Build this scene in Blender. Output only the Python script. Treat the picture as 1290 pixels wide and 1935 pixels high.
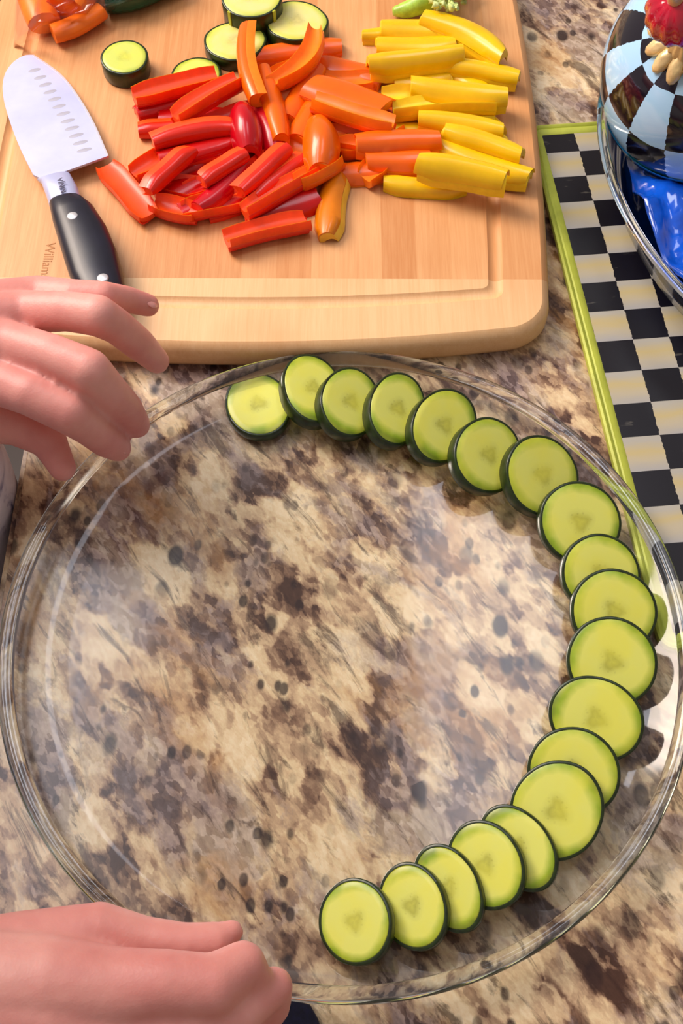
import bpy, bmesh, math, random
from mathutils import Vector, Matrix, noise
import numpy as np
for o in list(bpy.data.objects): bpy.data.objects.remove(o)
S = bpy.context.scene
COL = S.collection
rnd = random.Random(7)
PI = math.pi
# ------------------------------------------------------------------ camera
FPX, PITCH, ROLL, CH = 2050.0, math.radians(60.4286), math.radians(.2109), .50801
_F = Vector((0, math.cos(PITCH), -math.sin(PITCH))); _R = Vector((1, 0, 0)); _U = _R.cross(_F)
CR = math.cos(ROLL) * _R + math.sin(ROLL) * _U
CU = -math.sin(ROLL) * _R + math.cos(ROLL) * _U
cd = bpy.data.cameras.new('camera'); cam = bpy.data.objects.new('camera', cd); COL.objects.link(cam)
cd.sensor_fit = 'VERTICAL'; cd.sensor_height = 36; cd.sensor_width = 24; cd.lens = FPX / 1935 * 36
cd.clip_start = .01
m3 = Matrix((CR, CU, -_F)).transposed()
cam.matrix_world = Matrix.Translation((0, 0, CH)) @ m3.to_4x4()
S.camera = cam

def W(px, py, z):
    d = _F + CR * ((px - 645) / FPX) + CU * ((967.5 - py) / FPX)
    return Vector((0, 0, CH)) + d * ((z - CH) / d.z)

# ------------------------------------------------------------------ world and lights
w = bpy.data.worlds.new('room_light'); S.world = w; w.use_nodes = True
w.node_tree.nodes['Background'].inputs[0].default_value = (1.0, .86, .78, 1)
w.node_tree.nodes['Background'].inputs[1].default_value = .34

def area(name, loc, target, sx, sy, power, col):
    l = bpy.data.lights.new(name, 'AREA'); l.shape = 'RECTANGLE'; l.size = sx; l.size_y = sy
    l.energy = power; l.color = col
    o = bpy.data.objects.new(name, l); COL.objects.link(o); o.location = loc
    o.rotation_euler = (Vector(target) - Vector(loc)).to_track_quat('-Z', 'Y').to_euler()
    return o
area('window_daylight', (-.58, .92, 1.5), (-.58, .92, 0), .36, 1.30, 9.5, (.88, .90, 1.0))
area('ceiling_lamp', (.30, .88, 1.5), (.30, .88, 0), .30, .84, 3.3, (.88, .90, 1.0))
area('pendant_lamp', (-1.35, 1.25, 1.35), (0, .35, 0), 1.0, 1.0, 58, (1.0, .85, .72))

vs = S.view_settings
vs.view_transform = 'Standard'; vs.look = 'None'; vs.gamma = 1; vs.use_curve_mapping = False
vs.exposure = 0.0

# ------------------------------------------------------------------ helpers
def lin(c):
    return tuple((v / 255 / 12.92 if v / 255 <= .04045 else ((v / 255 + .055) / 1.055) ** 2.4) for v in c) + (1,)

class NT:
    def __init__(s, name):
        s.m = bpy.data.materials.new(name); s.m.use_nodes = True
        s.t = s.m.node_tree; s.b = s.t.nodes['Principled BSDF']; s.out = s.t.nodes['Material Output']
    def n(s, typ, **kw):
        x = s.t.nodes.new(typ)
        for k, v in kw.items():
            if k.startswith('i_'):
                key = k[2:]; key = int(key) if key.isdigit() else key.replace('_', ' ')
                x.inputs[key].default_value = v
            else: setattr(x, k, v)
        return x
    def l(s, a, b): s.t.links.new(a, b)
    def ramp(s, fac, stops, interp='LINEAR'):
        r = s.n('ShaderNodeValToRGB'); e = r.color_ramp; e.interpolation = interp
        while len(e.elements) < len(stops): e.elements.new(.5)
        for el, (p, c) in zip(e.elements, stops):
            el.position = p; el.color = c if len(c) == 4 else c + (1,)
        s.l(fac, r.inputs[0]); return r.outputs[0]
    def mix(s, fac, a, b, mode='MIX'):
        x = s.n('ShaderNodeMix', data_type='RGBA', blend_type=mode)
        for v, k in ((fac, 0), (a, 6), (b, 7)):
            if hasattr(v, 'links') or isinstance(v, bpy.types.NodeSocket): s.l(v, x.inputs[k])
            else: x.inputs[k].default_value = v
        return x.outputs[2]
    def math(s, op, a, b=0.0):
        x = s.n('ShaderNodeMath', operation=op)
        for v, k in ((a, 0), (b, 1)):
            if isinstance(v, bpy.types.NodeSocket): s.l(v, x.inputs[k])
            else: x.inputs[k].default_value = v
        return x.outputs[0]
    def bump(s, h, strength, dist=.001):
        b = s.n('ShaderNodeBump'); b.inputs['Strength'].default_value = strength; b.inputs['Distance'].default_value = dist
        s.l(h, b.inputs['Height']); s.l(b.outputs[0], s.b.inputs['Normal'])
    def coords(s, kind='Object', rot=(0, 0, 0), scale=(1, 1, 1)):
        c = s.n('ShaderNodeTexCoord'); m = s.n('ShaderNodeMapping')
        m.inputs['Rotation'].default_value = rot; m.inputs['Scale'].default_value = scale
        s.l(c.outputs[kind], m.inputs[0]); return m.outputs[0]
    def dirc(s, ang, stretch):
        c = s.n('ShaderNodeTexCoord'); m = s.n('ShaderNodeMapping', vector_type='TEXTURE')
        m.inputs['Rotation'].default_value = (0, 0, ang); m.inputs['Scale'].default_value = (stretch, 1, 1)
        s.l(c.outputs['Object'], m.inputs[0]); return m.outputs[0]
    def noise(s, vec, scale, detail=4, rough=.5, dist=0.0):
        x = s.n('ShaderNodeTexNoise', i_Scale=scale, i_Detail=detail, i_Roughness=rough, i_Distortion=dist)
        s.l(vec, x.inputs['Vector']); return x.outputs['Fac']

def plain(name, col, rough=.5, metal=0, spec=.5, sss=0, ssr=(1, .3, .1), vary=.0, vscale=60, coat=0, bump=0):
    t = NT(name); b = t.b
    b.inputs['Base Color'].default_value = lin(col); b.inputs['Roughness'].default_value = rough
    b.inputs['Metallic'].default_value = metal; b.inputs['Specular IOR Level'].default_value = spec
    b.inputs['Coat Weight'].default_value = coat; b.inputs['Coat Roughness'].default_value = .08
    if sss:
        b.inputs['Subsurface Weight'].default_value = sss; b.inputs['Subsurface Radius'].default_value = ssr
        b.inputs['Subsurface Scale'].default_value = .004
    if vary or bump:
        v = t.coords(); nz = t.noise(v, vscale, 5, .6)
        if vary:
            c0 = lin(tuple(max(0, c * (1 - vary)) for c in col)); c1 = lin(tuple(min(255, c * (1 + vary * .8)) for c in col))
            t.l(t.ramp(nz, [(.3, c0), (.7, c1)]), b.inputs['Base Color'])
        if bump: t.bump(nz, bump, .0006)
    return t.m

def mesh_obj(name, bm, mat, parent=None, smooth=True, sharp=None):
    me = bpy.data.meshes.new(name); bmesh.ops.recalc_face_normals(bm, faces=bm.faces); bm.to_mesh(me); bm.free()
    for m in (mat if isinstance(mat, (list, tuple)) else [mat]): me.materials.append(m)
    if smooth:
        for p in me.polygons: p.use_smooth = True
        me.set_sharp_from_angle(angle=math.radians(sharp if sharp else 40))
    o = bpy.data.objects.new(name, me); COL.objects.link(o)
    if parent is not None: o.parent = parent
    return o

def tag(o, label=None, cat=None, group=None, kind=None):
    if label: o['label'] = label
    if cat: o['category'] = cat
    if group: o['group'] = group
    if kind: o['kind'] = kind
    return o

def empty(name, loc=(0, 0, 0), label=None, cat=None, group=None):
    o = bpy.data.objects.new(name, None); COL.objects.link(o); o.location = loc; o.empty_display_size = .01
    return tag(o, label, cat, group)

def box(bm, x0, x1, y0, y1, z0, z1):
    r = bmesh.ops.create_cube(bm, size=1)
    for v in r['verts']:
        v.co = Vector((x0 + (v.co.x + .5) * (x1 - x0), y0 + (v.co.y + .5) * (y1 - y0), z0 + (v.co.z + .5) * (z1 - z0)))
    return r['verts']

def lathe(bm, prof, n=64, wob=None, closed=False, uv=False, c=(0, 0, 0)):
    """prof = list of (r, z); r==0 makes a pole"""
    rings = []
    for (r, z) in prof:
        if r < 1e-7: rings.append([bm.verts.new((c[0], c[1], c[2] + z))])
        else:
            ring = []
            for i in range(n):
                a = 2 * PI * i / n; k = wob(a) if wob else 1
                ring.append(bm.verts.new((c[0] + r * k * math.cos(a), c[1] + r * k * math.sin(a), c[2] + z)))
            rings.append(ring)
    pairs = list(zip(rings[:-1], rings[1:]))
    if closed: pairs.append((rings[-1], rings[0]))
    for a, b in pairs:
        for i in range(n):
            j = (i + 1) % n
            if len(a) == 1 and len(b) == 1: continue
            if len(a) == 1: bm.faces.new((a[0], b[i], b[j]))
            elif len(b) == 1: bm.faces.new((a[i], b[0], a[j]))
            else: bm.faces.new((a[i], b[i], b[j], a[j]))
    return rings

def tube(bm, pts, rads, n=10, cap=True, flat=1.0):
    pts = [Vector(p) for p in pts]; rings = []; up = Vector((0, 0, 1))
    for i, p in enumerate(pts):
        d = (pts[min(i + 1, len(pts) - 1)] - pts[max(i - 1, 0)]).normalized()
        s = d.cross(up)
        if s.length < 1e-4: s = Vector((1, 0, 0))
        s.normalize(); u = s.cross(d).normalized(); r = rads[i] if hasattr(rads, '__len__') else rads
        rings.append([bm.verts.new(p + s * r * math.cos(2 * PI * k / n) + u * r * flat * math.sin(2 * PI * k / n)) for k in range(n)])
    for a, b in zip(rings[:-1], rings[1:]):
        for k in range(n): bm.faces.new((a[k], a[(k + 1) % n], b[(k + 1) % n], b[k]))
    if cap: bm.faces.new(rings[0]); bm.faces.new(rings[-1][::-1])

def catmull(P, m=6):
    P = [Vector(p) for p in P]; out = []
    for i in range(len(P) - 1):
        p0 = P[max(i - 1, 0)]; p1 = P[i]; p2 = P[i + 1]; p3 = P[min(i + 2, len(P) - 1)]
        for k in range(m):
            t = k / m
            out.append(.5 * ((2 * p1) + (p2 - p0) * t + (2 * p0 - 5 * p1 + 4 * p2 - p3) * t * t + (3 * p1 - p0 - 3 * p2 + p3) * t ** 3))
    out.append(P[-1]); return out

def text_obj(name, s, mat, size, mw, parent, extrude=.00006):
    c = bpy.data.curves.new(name, 'FONT'); c.body = s; c.size = size; c.extrude = extrude; c.align_x = 'CENTER'; c.align_y = 'CENTER'
    t = bpy.data.objects.new(name, c); COL.objects.link(t)
    bpy.context.view_layer.update()
    me = bpy.data.meshes.new_from_object(t.evaluated_get(bpy.context.evaluated_depsgraph_get()))
    bpy.data.objects.remove(t); me.materials.append(mat)
    o = bpy.data.objects.new(name, me); COL.objects.link(o); me.transform(mw)
    o.parent = parent
    return o

# ------------------------------------------------------------------ materials
def mat_granite():
    t = NT('granite'); b = t.b
    A = math.radians(-56)                       # the grain runs from upper left to lower right
    v = t.dirc(A, 1.75)
    def warped(vec, sc, amt, det=4):
        wn = t.n('ShaderNodeTexNoise', i_Scale=sc, i_Detail=float(det), i_Roughness=.6); t.l(vec, wn.inputs['Vector'])
        a = t.n('ShaderNodeVectorMath', operation='MULTIPLY_ADD'); t.l(wn.outputs['Color'], a.inputs[0])
        a.inputs[1].default_value = (amt,) * 3; t.l(vec, a.inputs[2]); return a.outputs[0]
    def cells(vec, sc, ch=0, feature='F1', sm=.45):
        vo = t.n('ShaderNodeTexVoronoi', feature=feature, i_Scale=sc, i_Randomness=1.0)
        if feature != 'F1': vo.inputs['Smoothness'].default_value = sm; t.l(vec, vo.inputs['Vector'])
        se = t.n('ShaderNodeSeparateColor'); t.l(vo.outputs['Color'], se.inputs[0]); return se.outputs[ch], vo.outputs['Distance']
    vv = warped(v, 38, .024, 5); v3 = warped(v, 160, .008, 3)
    a, da = cells(vv, 60, 0, 'SMOOTH_F1', .35); c2, dc = cells(warped(v, 90, .012), 125, 1, 'SMOOTH_F1', .30); c3, d3 = cells(v3, 300, 2, 'SMOOTH_F1', .3)
    med = t.noise(warped(v, 60, .01), 70, 6, .68, .3)
    big = t.noise(vv, 14, 5, .6, .4)
    f = t.math('ADD', t.math('ADD', t.math('MULTIPLY', a, .34), t.math('MULTIPLY', c2, .24)), t.math('ADD', t.math('MULTIPLY', c3, .12), t.math('ADD', t.math('MULTIPLY', big, .22), t.math('MULTIPLY', med, .34))))
    base = t.ramp(f, [(.42, lin((74, 50, 40))), (.49, lin((126, 96, 76))), (.55, lin((166, 136, 108))), (.61, lin((194, 164, 130))), (.71, lin((218, 192, 152))), (.84, lin((232, 210, 174)))])
    g = t.noise(vv, 24, 5, .62, .6); gm = t.ramp(g, [(.50, (0, 0, 0)), (.58, (1, 1, 1))])
    base = t.mix(t.math('MULTIPLY', gm, .6), base, t.ramp(c3, [(.2, lin((104, 88, 88))), (.8, lin((158, 142, 142)))]))
    r = t.noise(vv, 17, 4, .6, .3)
    base = t.mix(t.math('MULTIPLY', t.ramp(r, [(.56, (0, 0, 0)), (.66, (1, 1, 1))]), .5), base, lin((182, 130, 68)), 'MIX')
    # thin dark veins along the grain
    st = t.noise(t.dirc(A, 3.6), 95, 6, .66, .7)
    base = t.mix(t.math('MULTIPLY', t.ramp(st, [(.36, (1, 1, 1)), (.45, (0, 0, 0))]), .72), base, lin((60, 38, 32)))
    # dark mineral spots, in clusters
    cl = t.ramp(t.noise(v, 20, 3, .5), [(.45, (0, 0, 0)), (.58, (1, 1, 1))])
    for sc, th, am in ((105, .70, .9), (190, .62, .85)):
        ch, dist = cells(warped(v3, 120, .014, 5), sc, 1)
        sp = t.ramp(dist, [(.24, (1, 1, 1)), (.36, (0, 0, 0))])
        base = t.mix(t.math('MULTIPLY', t.math('MULTIPLY', t.math('MULTIPLY', sp, t.math('GREATER_THAN', ch, th)), am), t.math('ADD', t.math('MULTIPLY', cl, .8), .2)), base, lin((36, 22, 26)))
    fine = t.noise(v, 500, 3, .6)
    base = t.mix(.30, base, t.ramp(fine, [(.3, (.25, .25, .25)), (.7, (.75, .75, .75))]), 'OVERLAY')
    t.l(base, b.inputs['Base Color'])
    b.inputs['Roughness'].default_value = .22; b.inputs['Specular IOR Level'].default_value = .35
    t.bump(big, .05, .0005)
    return t.m

def mat_bamboo(name, light, dark, rot=0.0, strips=True):
    t = NT(name); b = t.b
    v = t.coords(rot=(0, 0, rot))
    sp = t.n('ShaderNodeSeparateXYZ'); t.l(v, sp.inputs[0])
    x = sp.outputs[0]
    # glued strips about 2 cm wide, each its own tone
    idx = t.math('FLOOR', t.math('MULTIPLY', x, 48.0))
    wn = t.n('ShaderNodeTexWhiteNoise', noise_dimensions='1D'); t.l(idx, wn.inputs['W'])
    v2 = t.coords(rot=(0, 0, rot), scale=(1, .035, 1))
    gr = t.noise(v2, 900, 4, .6)
    gr2 = t.noise(v2, 260, 3, .55)
    f = t.math('ADD', t.math('MULTIPLY', wn.outputs['Value'], .34 if strips else .12), t.math('ADD', t.math('MULTIPLY', gr, .42), t.math('MULTIPLY', gr2, .42)))
    c = t.ramp(f, [(.35, lin(dark)), (.85, lin(light))])
    blotch = t.noise(t.coords(), 9, 3, .5)
    c = t.mix(t.math('MULTIPLY', t.ramp(blotch, [(.5, (0, 0, 0)), (.75, (1, 1, 1))]), .35), c, lin((196, 122, 56)))
    t.l(c, b.inputs['Base Color']); b.inputs['Roughness'].default_value = .42
    t.bump(gr, .15, .0003)
    return t.m

def mat_glass_thin(name, tint=(.97, .985, .98, 1), ior=1.5, haze=0.0):
    t = NT(name); t.t.nodes.remove(t.b)
    tr = t.n('ShaderNodeBsdfTransparent'); tr.inputs[0].default_value = tint
    gl = t.n('ShaderNodeBsdfGlossy'); gl.inputs['Roughness'].default_value = .085
    fr = t.n('ShaderNodeFresnel'); fr.inputs[0].default_value = ior
    mx = t.n('ShaderNodeMixShader'); t.l(fr.outputs[0], mx.inputs[0]); t.l(tr.outputs[0], mx.inputs[1]); t.l(gl.outputs[0], mx.inputs[2])
    t.l(mx.outputs[0], t.out.inputs[0]); return t.m

def mat_glass_solid(name, col=(.93, .97, .96, 1), rough=.0):
    t = NT(name); b = t.b
    b.inputs['Base Color'].default_value = col; b.inputs['Transmission Weight'].default_value = 1.0
    b.inputs['Roughness'].default_value = rough; b.inputs['IOR'].default_value = 1.5
    return t.m

def mat_cucumber(name, mid, rim, core):
    t = NT(name); b = t.b
    uvn = t.n('ShaderNodeTexCoord'); uv = uvn.outputs['UV']
    nz = t.n('ShaderNodeTexNoise', i_Scale=3.0, i_Detail=3.0); t.l(uv, nz.inputs['Vector'])
    off = t.n('ShaderNodeVectorMath', operation='MULTIPLY_ADD'); t.l(nz.outputs['Color'], off.inputs[0])
    off.inputs[1].default_value = (.16, .16, 0); t.l(uv, off.inputs[2])
    sh = t.n('ShaderNodeVectorMath', operation='SUBTRACT'); t.l(off.outputs[0], sh.inputs[0]); sh.inputs[1].default_value = (.08, .08, 0)
    ln = t.n('ShaderNodeVectorMath', operation='LENGTH'); t.l(sh.outputs[0], ln.inputs[0])
    sp = t.n('ShaderNodeSeparateXYZ'); t.l(sh.outputs[0], sp.inputs[0])
    an = t.math('ARCTAN2', sp.outputs[1], sp.outputs[0])
    lobes = t.math('MULTIPLY', t.math('SINE', t.math('MULTIPLY', an, 3.0)), .045)
    r = t.math('ADD', ln.outputs['Value'], lobes)
    c = t.ramp(r, [(.0, lin(core)), (.14, lin(tuple(x * .93 for x in core))), (.26, lin(tuple(x * .96 for x in mid))), (.36, lin(mid)), (.70, lin(mid)), (.90, lin(rim)), (1.0, lin(tuple(x * .8 for x in rim)))])
    sd = t.n('ShaderNodeTexVoronoi', i_Scale=9.0); t.l(sh.outputs[0], sd.inputs['Vector'])
    seeds = t.math('MULTIPLY', t.ramp(sd.outputs['Distance'], [(.12, (1, 1, 1)), (.30, (0, 0, 0))]), t.ramp(r, [(.22, (1, 1, 1)), (.34, (0, 0, 0))]))
    c = t.mix(t.math('MULTIPLY', seeds, .35), c, lin(tuple(x * .74 for x in core)))
    info = t.n('ShaderNodeObjectInfo')
    patch = t.n('ShaderNodeTexNoise', noise_dimensions='4D', i_Scale=1.3, i_Detail=2.0); t.l(uv, patch.inputs['Vector']); t.l(t.math('MULTIPLY', info.outputs['Random'], 40.0), patch.inputs['W'])
    c = t.mix(t.math('MULTIPLY', t.ramp(patch.outputs['Fac'], [(.42, (0, 0, 0)), (.62, (1, 1, 1))]), .45), c, lin((222, 218, 74)))
    t.l(c, b.inputs['Base Color']); b.inputs['Roughness'].default_value = .32
    b.inputs['Subsurface Weight'].default_value = .35; b.inputs['Subsurface Radius'].default_value = (.8, 1, .3); b.inputs['Subsurface Scale'].default_value = .003
    t.bump(sd.outputs['Distance'], .05, .0004)
    return t.m

def mat_skin():
    t = NT('skin'); b = t.b
    v = t.coords(); n1 = t.noise(v, 28, 4, .55)
    c = t.ramp(n1, [(.3, lin((210, 132, 124))), (.5, lin((222, 150, 140))), (.72, lin((232, 168, 156)))])
    t.l(c, b.inputs['Base Color']); b.inputs['Roughness'].default_value = .48
    b.inputs['Subsurface Weight'].default_value = .35; b.inputs['Subsurface Radius'].default_value = (1, .35, .2); b.inputs['Subsurface Scale'].default_value = .004
    vo = t.n('ShaderNodeTexVoronoi', i_Scale=900.0); t.l(v, vo.inputs['Vector'])
    h = t.math('ADD', t.math('MULTIPLY', vo.outputs['Distance'], .3), t.noise(v, 140, 4, .6))
    t.bump(h, .25, .0006)
    return t.m

def mat_checks_tray(a, bb):
    t = NT('painted_checks'); B = t.b
    v = t.coords(); nz = t.n('ShaderNodeTexNoise', i_Scale=260.0, i_Detail=3.0)
    vs_ = t.n('ShaderNodeMapping'); vs_.inputs['Scale'].default_value = (.25, 1.6, 1); t.l(v, vs_.inputs[0]); t.l(vs_.outputs[0], nz.inputs['Vector'])
    sp = t.n('ShaderNodeSeparateXYZ'); t.l(v, sp.inputs[0])
    ragged = t.math('MULTIPLY', t.math('SUBTRACT', nz.outputs['Fac'], .5), .09)
    u = t.math('ADD', t.math('DIVIDE', sp.outputs[0], a), ragged)
    w_ = t.math('DIVIDE', sp.outputs[1], bb)
    par = t.math('MODULO', t.math('ADD', t.math('ADD', t.math('FLOOR', u), t.math('FLOOR', w_)), 200.0), 2.0)
    fy = t.math('FRACT', t.math('ADD', w_, 100.0))
    v3 = t.coords(scale=(.3, 1, 1)); n2 = t.noise(v3, 90, 4, .6)
    cy = t.ramp(t.math('ADD', fy, t.math('MULTIPLY', t.math('SUBTRACT', n2, .5), .5)), [(.0, lin((160, 158, 156))), (.35, lin((178, 168, 144))), (.6, lin((184, 168, 122))), (.9, lin((168, 164, 154)))])
    n3 = t.noise(v3, 150, 3, .6)
    dk = t.ramp(n3, [(.66, lin((14, 11, 20))), (.80, lin((110, 106, 98)))])
    t.l(t.mix(par, dk, cy), B.inputs['Base Color']); B.inputs['Roughness'].default_value = .28
    return t.m

def mat_checks_uv(nu, nv):
    t = NT('enamel_checks'); B = t.b
    uv = t.n('ShaderNodeTexCoord').outputs['UV']; sp = t.n('ShaderNodeSeparateXYZ'); t.l(uv, sp.inputs[0])
    nz = t.noise(uv, 12, 3, .5)
    rg = t.math('MULTIPLY', t.math('SUBTRACT', nz, .5), .12)
    u = t.math('ADD', t.math('MULTIPLY', sp.outputs[0], nu), rg); v = t.math('ADD', t.math('MULTIPLY', sp.outputs[1], nv), rg)
    par = t.math('MODULO', t.math('ADD', t.math('FLOOR', u), t.math('FLOOR', v)), 2.0)
    t.l(t.mix(par, lin((20, 16, 30)), lin((172, 218, 255))), B.inputs['Base Color'])
    B.inputs['Roughness'].default_value = .12; B.inputs['Coat Weight'].default_value = .6
    return t.m

M = dict(
    granite=mat_granite(),
    bamboo=mat_bamboo('bamboo', (228, 174, 120), (198, 134, 80)),
    bamboo_end=mat_bamboo('bamboo_end', (240, 202, 154), (224, 176, 124), rot=PI / 2, strips=False),
    thin=mat_glass_thin('clear_glass'), solid=mat_glass_solid('thick_glass'),
    film=mat_glass_thin('clear_plastic_film', (.98, .95, .95, 1), 1.5),
    cuc=mat_cucumber('cucumber_flesh', (216, 218, 108), (146, 172, 40), (192, 192, 82)),
    zuc=mat_cucumber('zucchini_flesh', (222, 214, 140), (196, 206, 84), (216, 206, 128)),
    cuc2=mat_cucumber('thick_slice_flesh', (200, 210, 100), (176, 196, 76), (196, 206, 90)),
    peel=plain('cucumber_peel', (30, 44, 12), .3, vary=.35, vscale=300),
    stripe=plain('peeled_stripe', (172, 178, 40), .4),
    skin=mat_skin(), nail=plain('fingernail', (232, 160, 150), .25, coat=.3),
    steel=plain('brushed_steel', (196, 202, 240), .42, metal=.45, vary=.05, vscale=30),
    hollow=plain('hollow_shade', (168, 168, 184), .5, metal=.4),  # shade of the blade hollows put into a darker colour
    edge=plain('polished_edge', (226, 222, 236), .3, metal=.5),
    handle=plain('black_handle', (24, 24, 40), .35, vary=.15, bump=.1),
    rivet=plain('rivet_steel', (220, 220, 225), .4, metal=.7),
    ink=plain('etched_ink', (70, 66, 92), .5), burn=plain('burnt_mark', (176, 116, 62), .6),
    lime=plain('lime_glaze', (182, 190, 74), .45, vary=.10, vscale=40, spec=.3),
    lime2=plain('lime_border', (186, 190, 84), .3, vary=.15, vscale=60),
    ench=mat_checks_uv(14, 1.0),
    dark=plain('dark_band', (24, 20, 34), .1, coat=.8), cyan=plain('cyan_reflection', (60, 186, 236), .15, coat=1),  # cyan: reflection along the lid rim, painted as a colour
    ruby=plain('crimson_ceramic', (176, 8, 44), .14, coat=1, vary=.2, vscale=50),
    gold=plain('gilded_petals', (240, 206, 150), .3, metal=.3, vary=.15, vscale=120),
    blue=plain('blue_plastic', (14, 84, 226), .12, coat=1, vary=.35, vscale=30),
    leaf=plain('celery_green', (160, 196, 70), .35, sss=.2, vary=.2, vscale=120),
    leafp=plain('pale_celery', (206, 222, 140), .4, vary=.15, vscale=200),
    dkgreen=plain('dark_green_peel', (8, 74, 48), .25, vary=.3, vscale=60),
    carrot=plain('orange_flesh', (250, 118, 14), .35, sss=.2, vary=.08, vscale=60),
    navy=plain('navy_cloth', (16, 16, 44), .9, vary=.3, vscale=400, bump=.4),
    wood=plain('cabinet_wood', (70, 40, 26), .5, vary=.2), floor=plain('dark_floor', (46, 32, 30), .5, vary=.2, vscale=5),
)
def mat_shirt():
    t = NT('printed_shirt'); v = t.coords()
    n = t.noise(v, 45, 3, .6, .6)
    c = t.ramp(n, [(.32, lin((90, 86, 128))), (.38, lin((176, 170, 192))), (.46, lin((222, 216, 228))), (.7, lin((236, 230, 240)))])
    t.l(c, t.b.inputs['Base Color']); t.b.inputs['Roughness'].default_value = .9; t.bump(t.noise(v, 800, 2), .3, .0005); return t.m
M['shirt'] = mat_shirt()

def pep(name, skin, flesh):
    M[name + '_skin'] = plain(name + '_pepper_skin', skin, .27, vary=.06, vscale=40, coat=.22, sss=.2)
    M[name + '_flesh'] = plain(name + '_pepper_flesh', flesh, .36, sss=.3, vary=.07, vscale=90, bump=.1)
pep('red', (204, 6, 6), (236, 58, 18)); pep('redorange', (226, 34, 4), (242, 76, 10)); pep('orange', (246, 102, 4), (252, 124, 8))
pep('yellow', (242, 190, 4), (246, 204, 26)); pep('amber', (214, 118, 4), (248, 190, 60)); pep('crimson', (190, 0, 22), (214, 40, 30))

# ================================================================== STRUCTURE
fl = bmesh.new(); box(fl, -2.5, 2.5, -2, 3, -.95, -.92)
tag(mesh_obj('floor', fl, M['floor'], smooth=False), kind='structure')
cb = empty('base_cabinet', (.4, .5, -.92), 'dark wooden base cabinet carrying the granite countertop', 'cabinet')
b = bmesh.new(); box(b, -.53, .8, -1.0, 1.1, 0, .89); mesh_obj('body', b, M['wood'], cb, False)
b = bmesh.new(); vs0 = box(b, -.178, 1.25, -.55, 1.65, -.03, 0)
bmesh.ops.bevel(b, geom=[e for e in b.edges], offset=.004, segments=3, affect='EDGES')
ct = mesh_obj('countertop', b, M['granite']); tag(ct, 'polished speckled beige and brown granite countertop under everything', 'countertop')

# ================================================================== CUTTING BOARD
BCX, BCY, HX, HY, BT = -.060, .583, .187, .200, .020
def board_outline(d, n=26):
    """bowed sides, rounded corners; d = inset"""
    hx, hy, r = HX - d, HY - d, max(.022 - d * .55, .004)
    pts = []
    def bow(x, y):
        # push the sides out towards their middles
        fx = 1 - .040 * (y / HY) ** 2; fy = 1 - .075 * (x / HX) ** 2
        return (BCX + x * fx, BCY + y * fy)
    corners = [(hx - r, hy - r, 0), (-(hx - r), hy - r, PI / 2), (-(hx - r), -(hy - r), PI), (hx - r, -(hy - r), 1.5 * PI)]
    for i, (cx, cy, a0) in enumerate(corners):
        for k in range(9):
            a = a0 + PI / 2 * k / 8; pts.append((cx + r * math.cos(a), cy + r * math.sin(a)))
        nx = corners[(i + 1) % 4]; a = a0 + PI / 2
        s = (cx + r * math.cos(a), cy + r * math.sin(a)); e = (nx[0] + r * math.cos(nx[2]), nx[1] + r * math.sin(nx[2]))
        for k in range(1, n): pts.append((s[0] + (e[0] - s[0]) * k / n, s[1] + (e[1] - s[1]) * k / n))
    return [bow(x, y) for x, y in pts]
b = bmesh.new(); prof = [(.006, 0), (.002, .002), (.0, .006), (.0, .014), (.0015, .018), (.005, BT)]
for k in range(11):
    q = k / 10; prof.append((.0285 + .009 * q, BT - .0021 * math.sin(PI * q) ** .8))
loops = [[b.verts.new((x, y, z)) for x, y in board_outline(d)] for d, z in prof]
N = len(loops[0])
mi = []
for li, (p, q) in enumerate(zip(loops[:-1], loops[1:])):
    for i in range(N):
        f = b.faces.new((p[i], p[(i + 1) % N], q[(i + 1) % N], q[i]))
cen = b.verts.new((BCX, BCY, BT))
for i in range(N): b.faces.new((loops[-1][i], loops[-1][(i + 1) % N], cen))
b.faces.new(loops[0][::-1])
board = empty('cutting_board', (BCX, BCY, 0), 'large bamboo cutting board with juice groove under the cut vegetables', 'cutting board')
# the end strips are a separate wood: split the mesh at a bowed joint
def jointy(x): return BCY - HY + .048 - .010 * ((x - BCX) / .16) ** 2 + .004
def make_piece(bm, keep):
    c = bm.copy(); return c
def cut(bm, f):
    for fa in bm.faces: fa.material_index = 0
    return bm
# straight joints: bisect at a few planes to follow the bowed seam
full = b
pl = []
for s, side in ((-1, 'near'), (1, 'far')):
    pl.append((Vector((BCX, BCY + s * (HY - .052), 0)), Vector((0, s, 0))))
mid = full.copy()
for co, no in pl:
    g = bmesh.ops.bisect_plane(mid, geom=mid.verts[:] + mid.edges[:] + mid.faces[:], plane_co=co, plane_no=no, clear_outer=True)
    bmesh.ops.holes_fill(mid, edges=[e for e in mid.edges if e.is_boundary])
for s in (1, -1):
    pass
for v in mid.verts: v.co -= Vector((BCX, BCY, 0))
o = mesh_obj('strip_field', mid, M['bamboo'], board, sharp=50)
for p_ in o.data.polygons: p_.use_smooth = p_.normal.z < .9995
for co, no in pl:
    e_ = full.copy()
    bmesh.ops.bisect_plane(e_, geom=e_.verts[:] + e_.edges[:] + e_.faces[:], plane_co=co, plane_no=no, clear_inner=True)
    bmesh.ops.holes_fill(e_, edges=[e for e in e_.edges if e.is_boundary])
    for v in e_.verts: v.co -= Vector((BCX, BCY, 0))
    o = mesh_obj('end_strip', e_, M['bamboo_end'], board, sharp=50)
    for p_ in o.data.polygons: p_.use_smooth = p_.normal.z < .9995
full.free()
# joints between the glued side strips
p = W(92, 478, BT + .0001) - Vector((BCX, BCY, 0))
text_obj('burnt_mark', 'Williams', M['burn'], .0082, Matrix.Translation(p + Vector((0, -.006, 0))) @ Matrix.Rotation(-PI / 2, 4, 'Z'), board)

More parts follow.
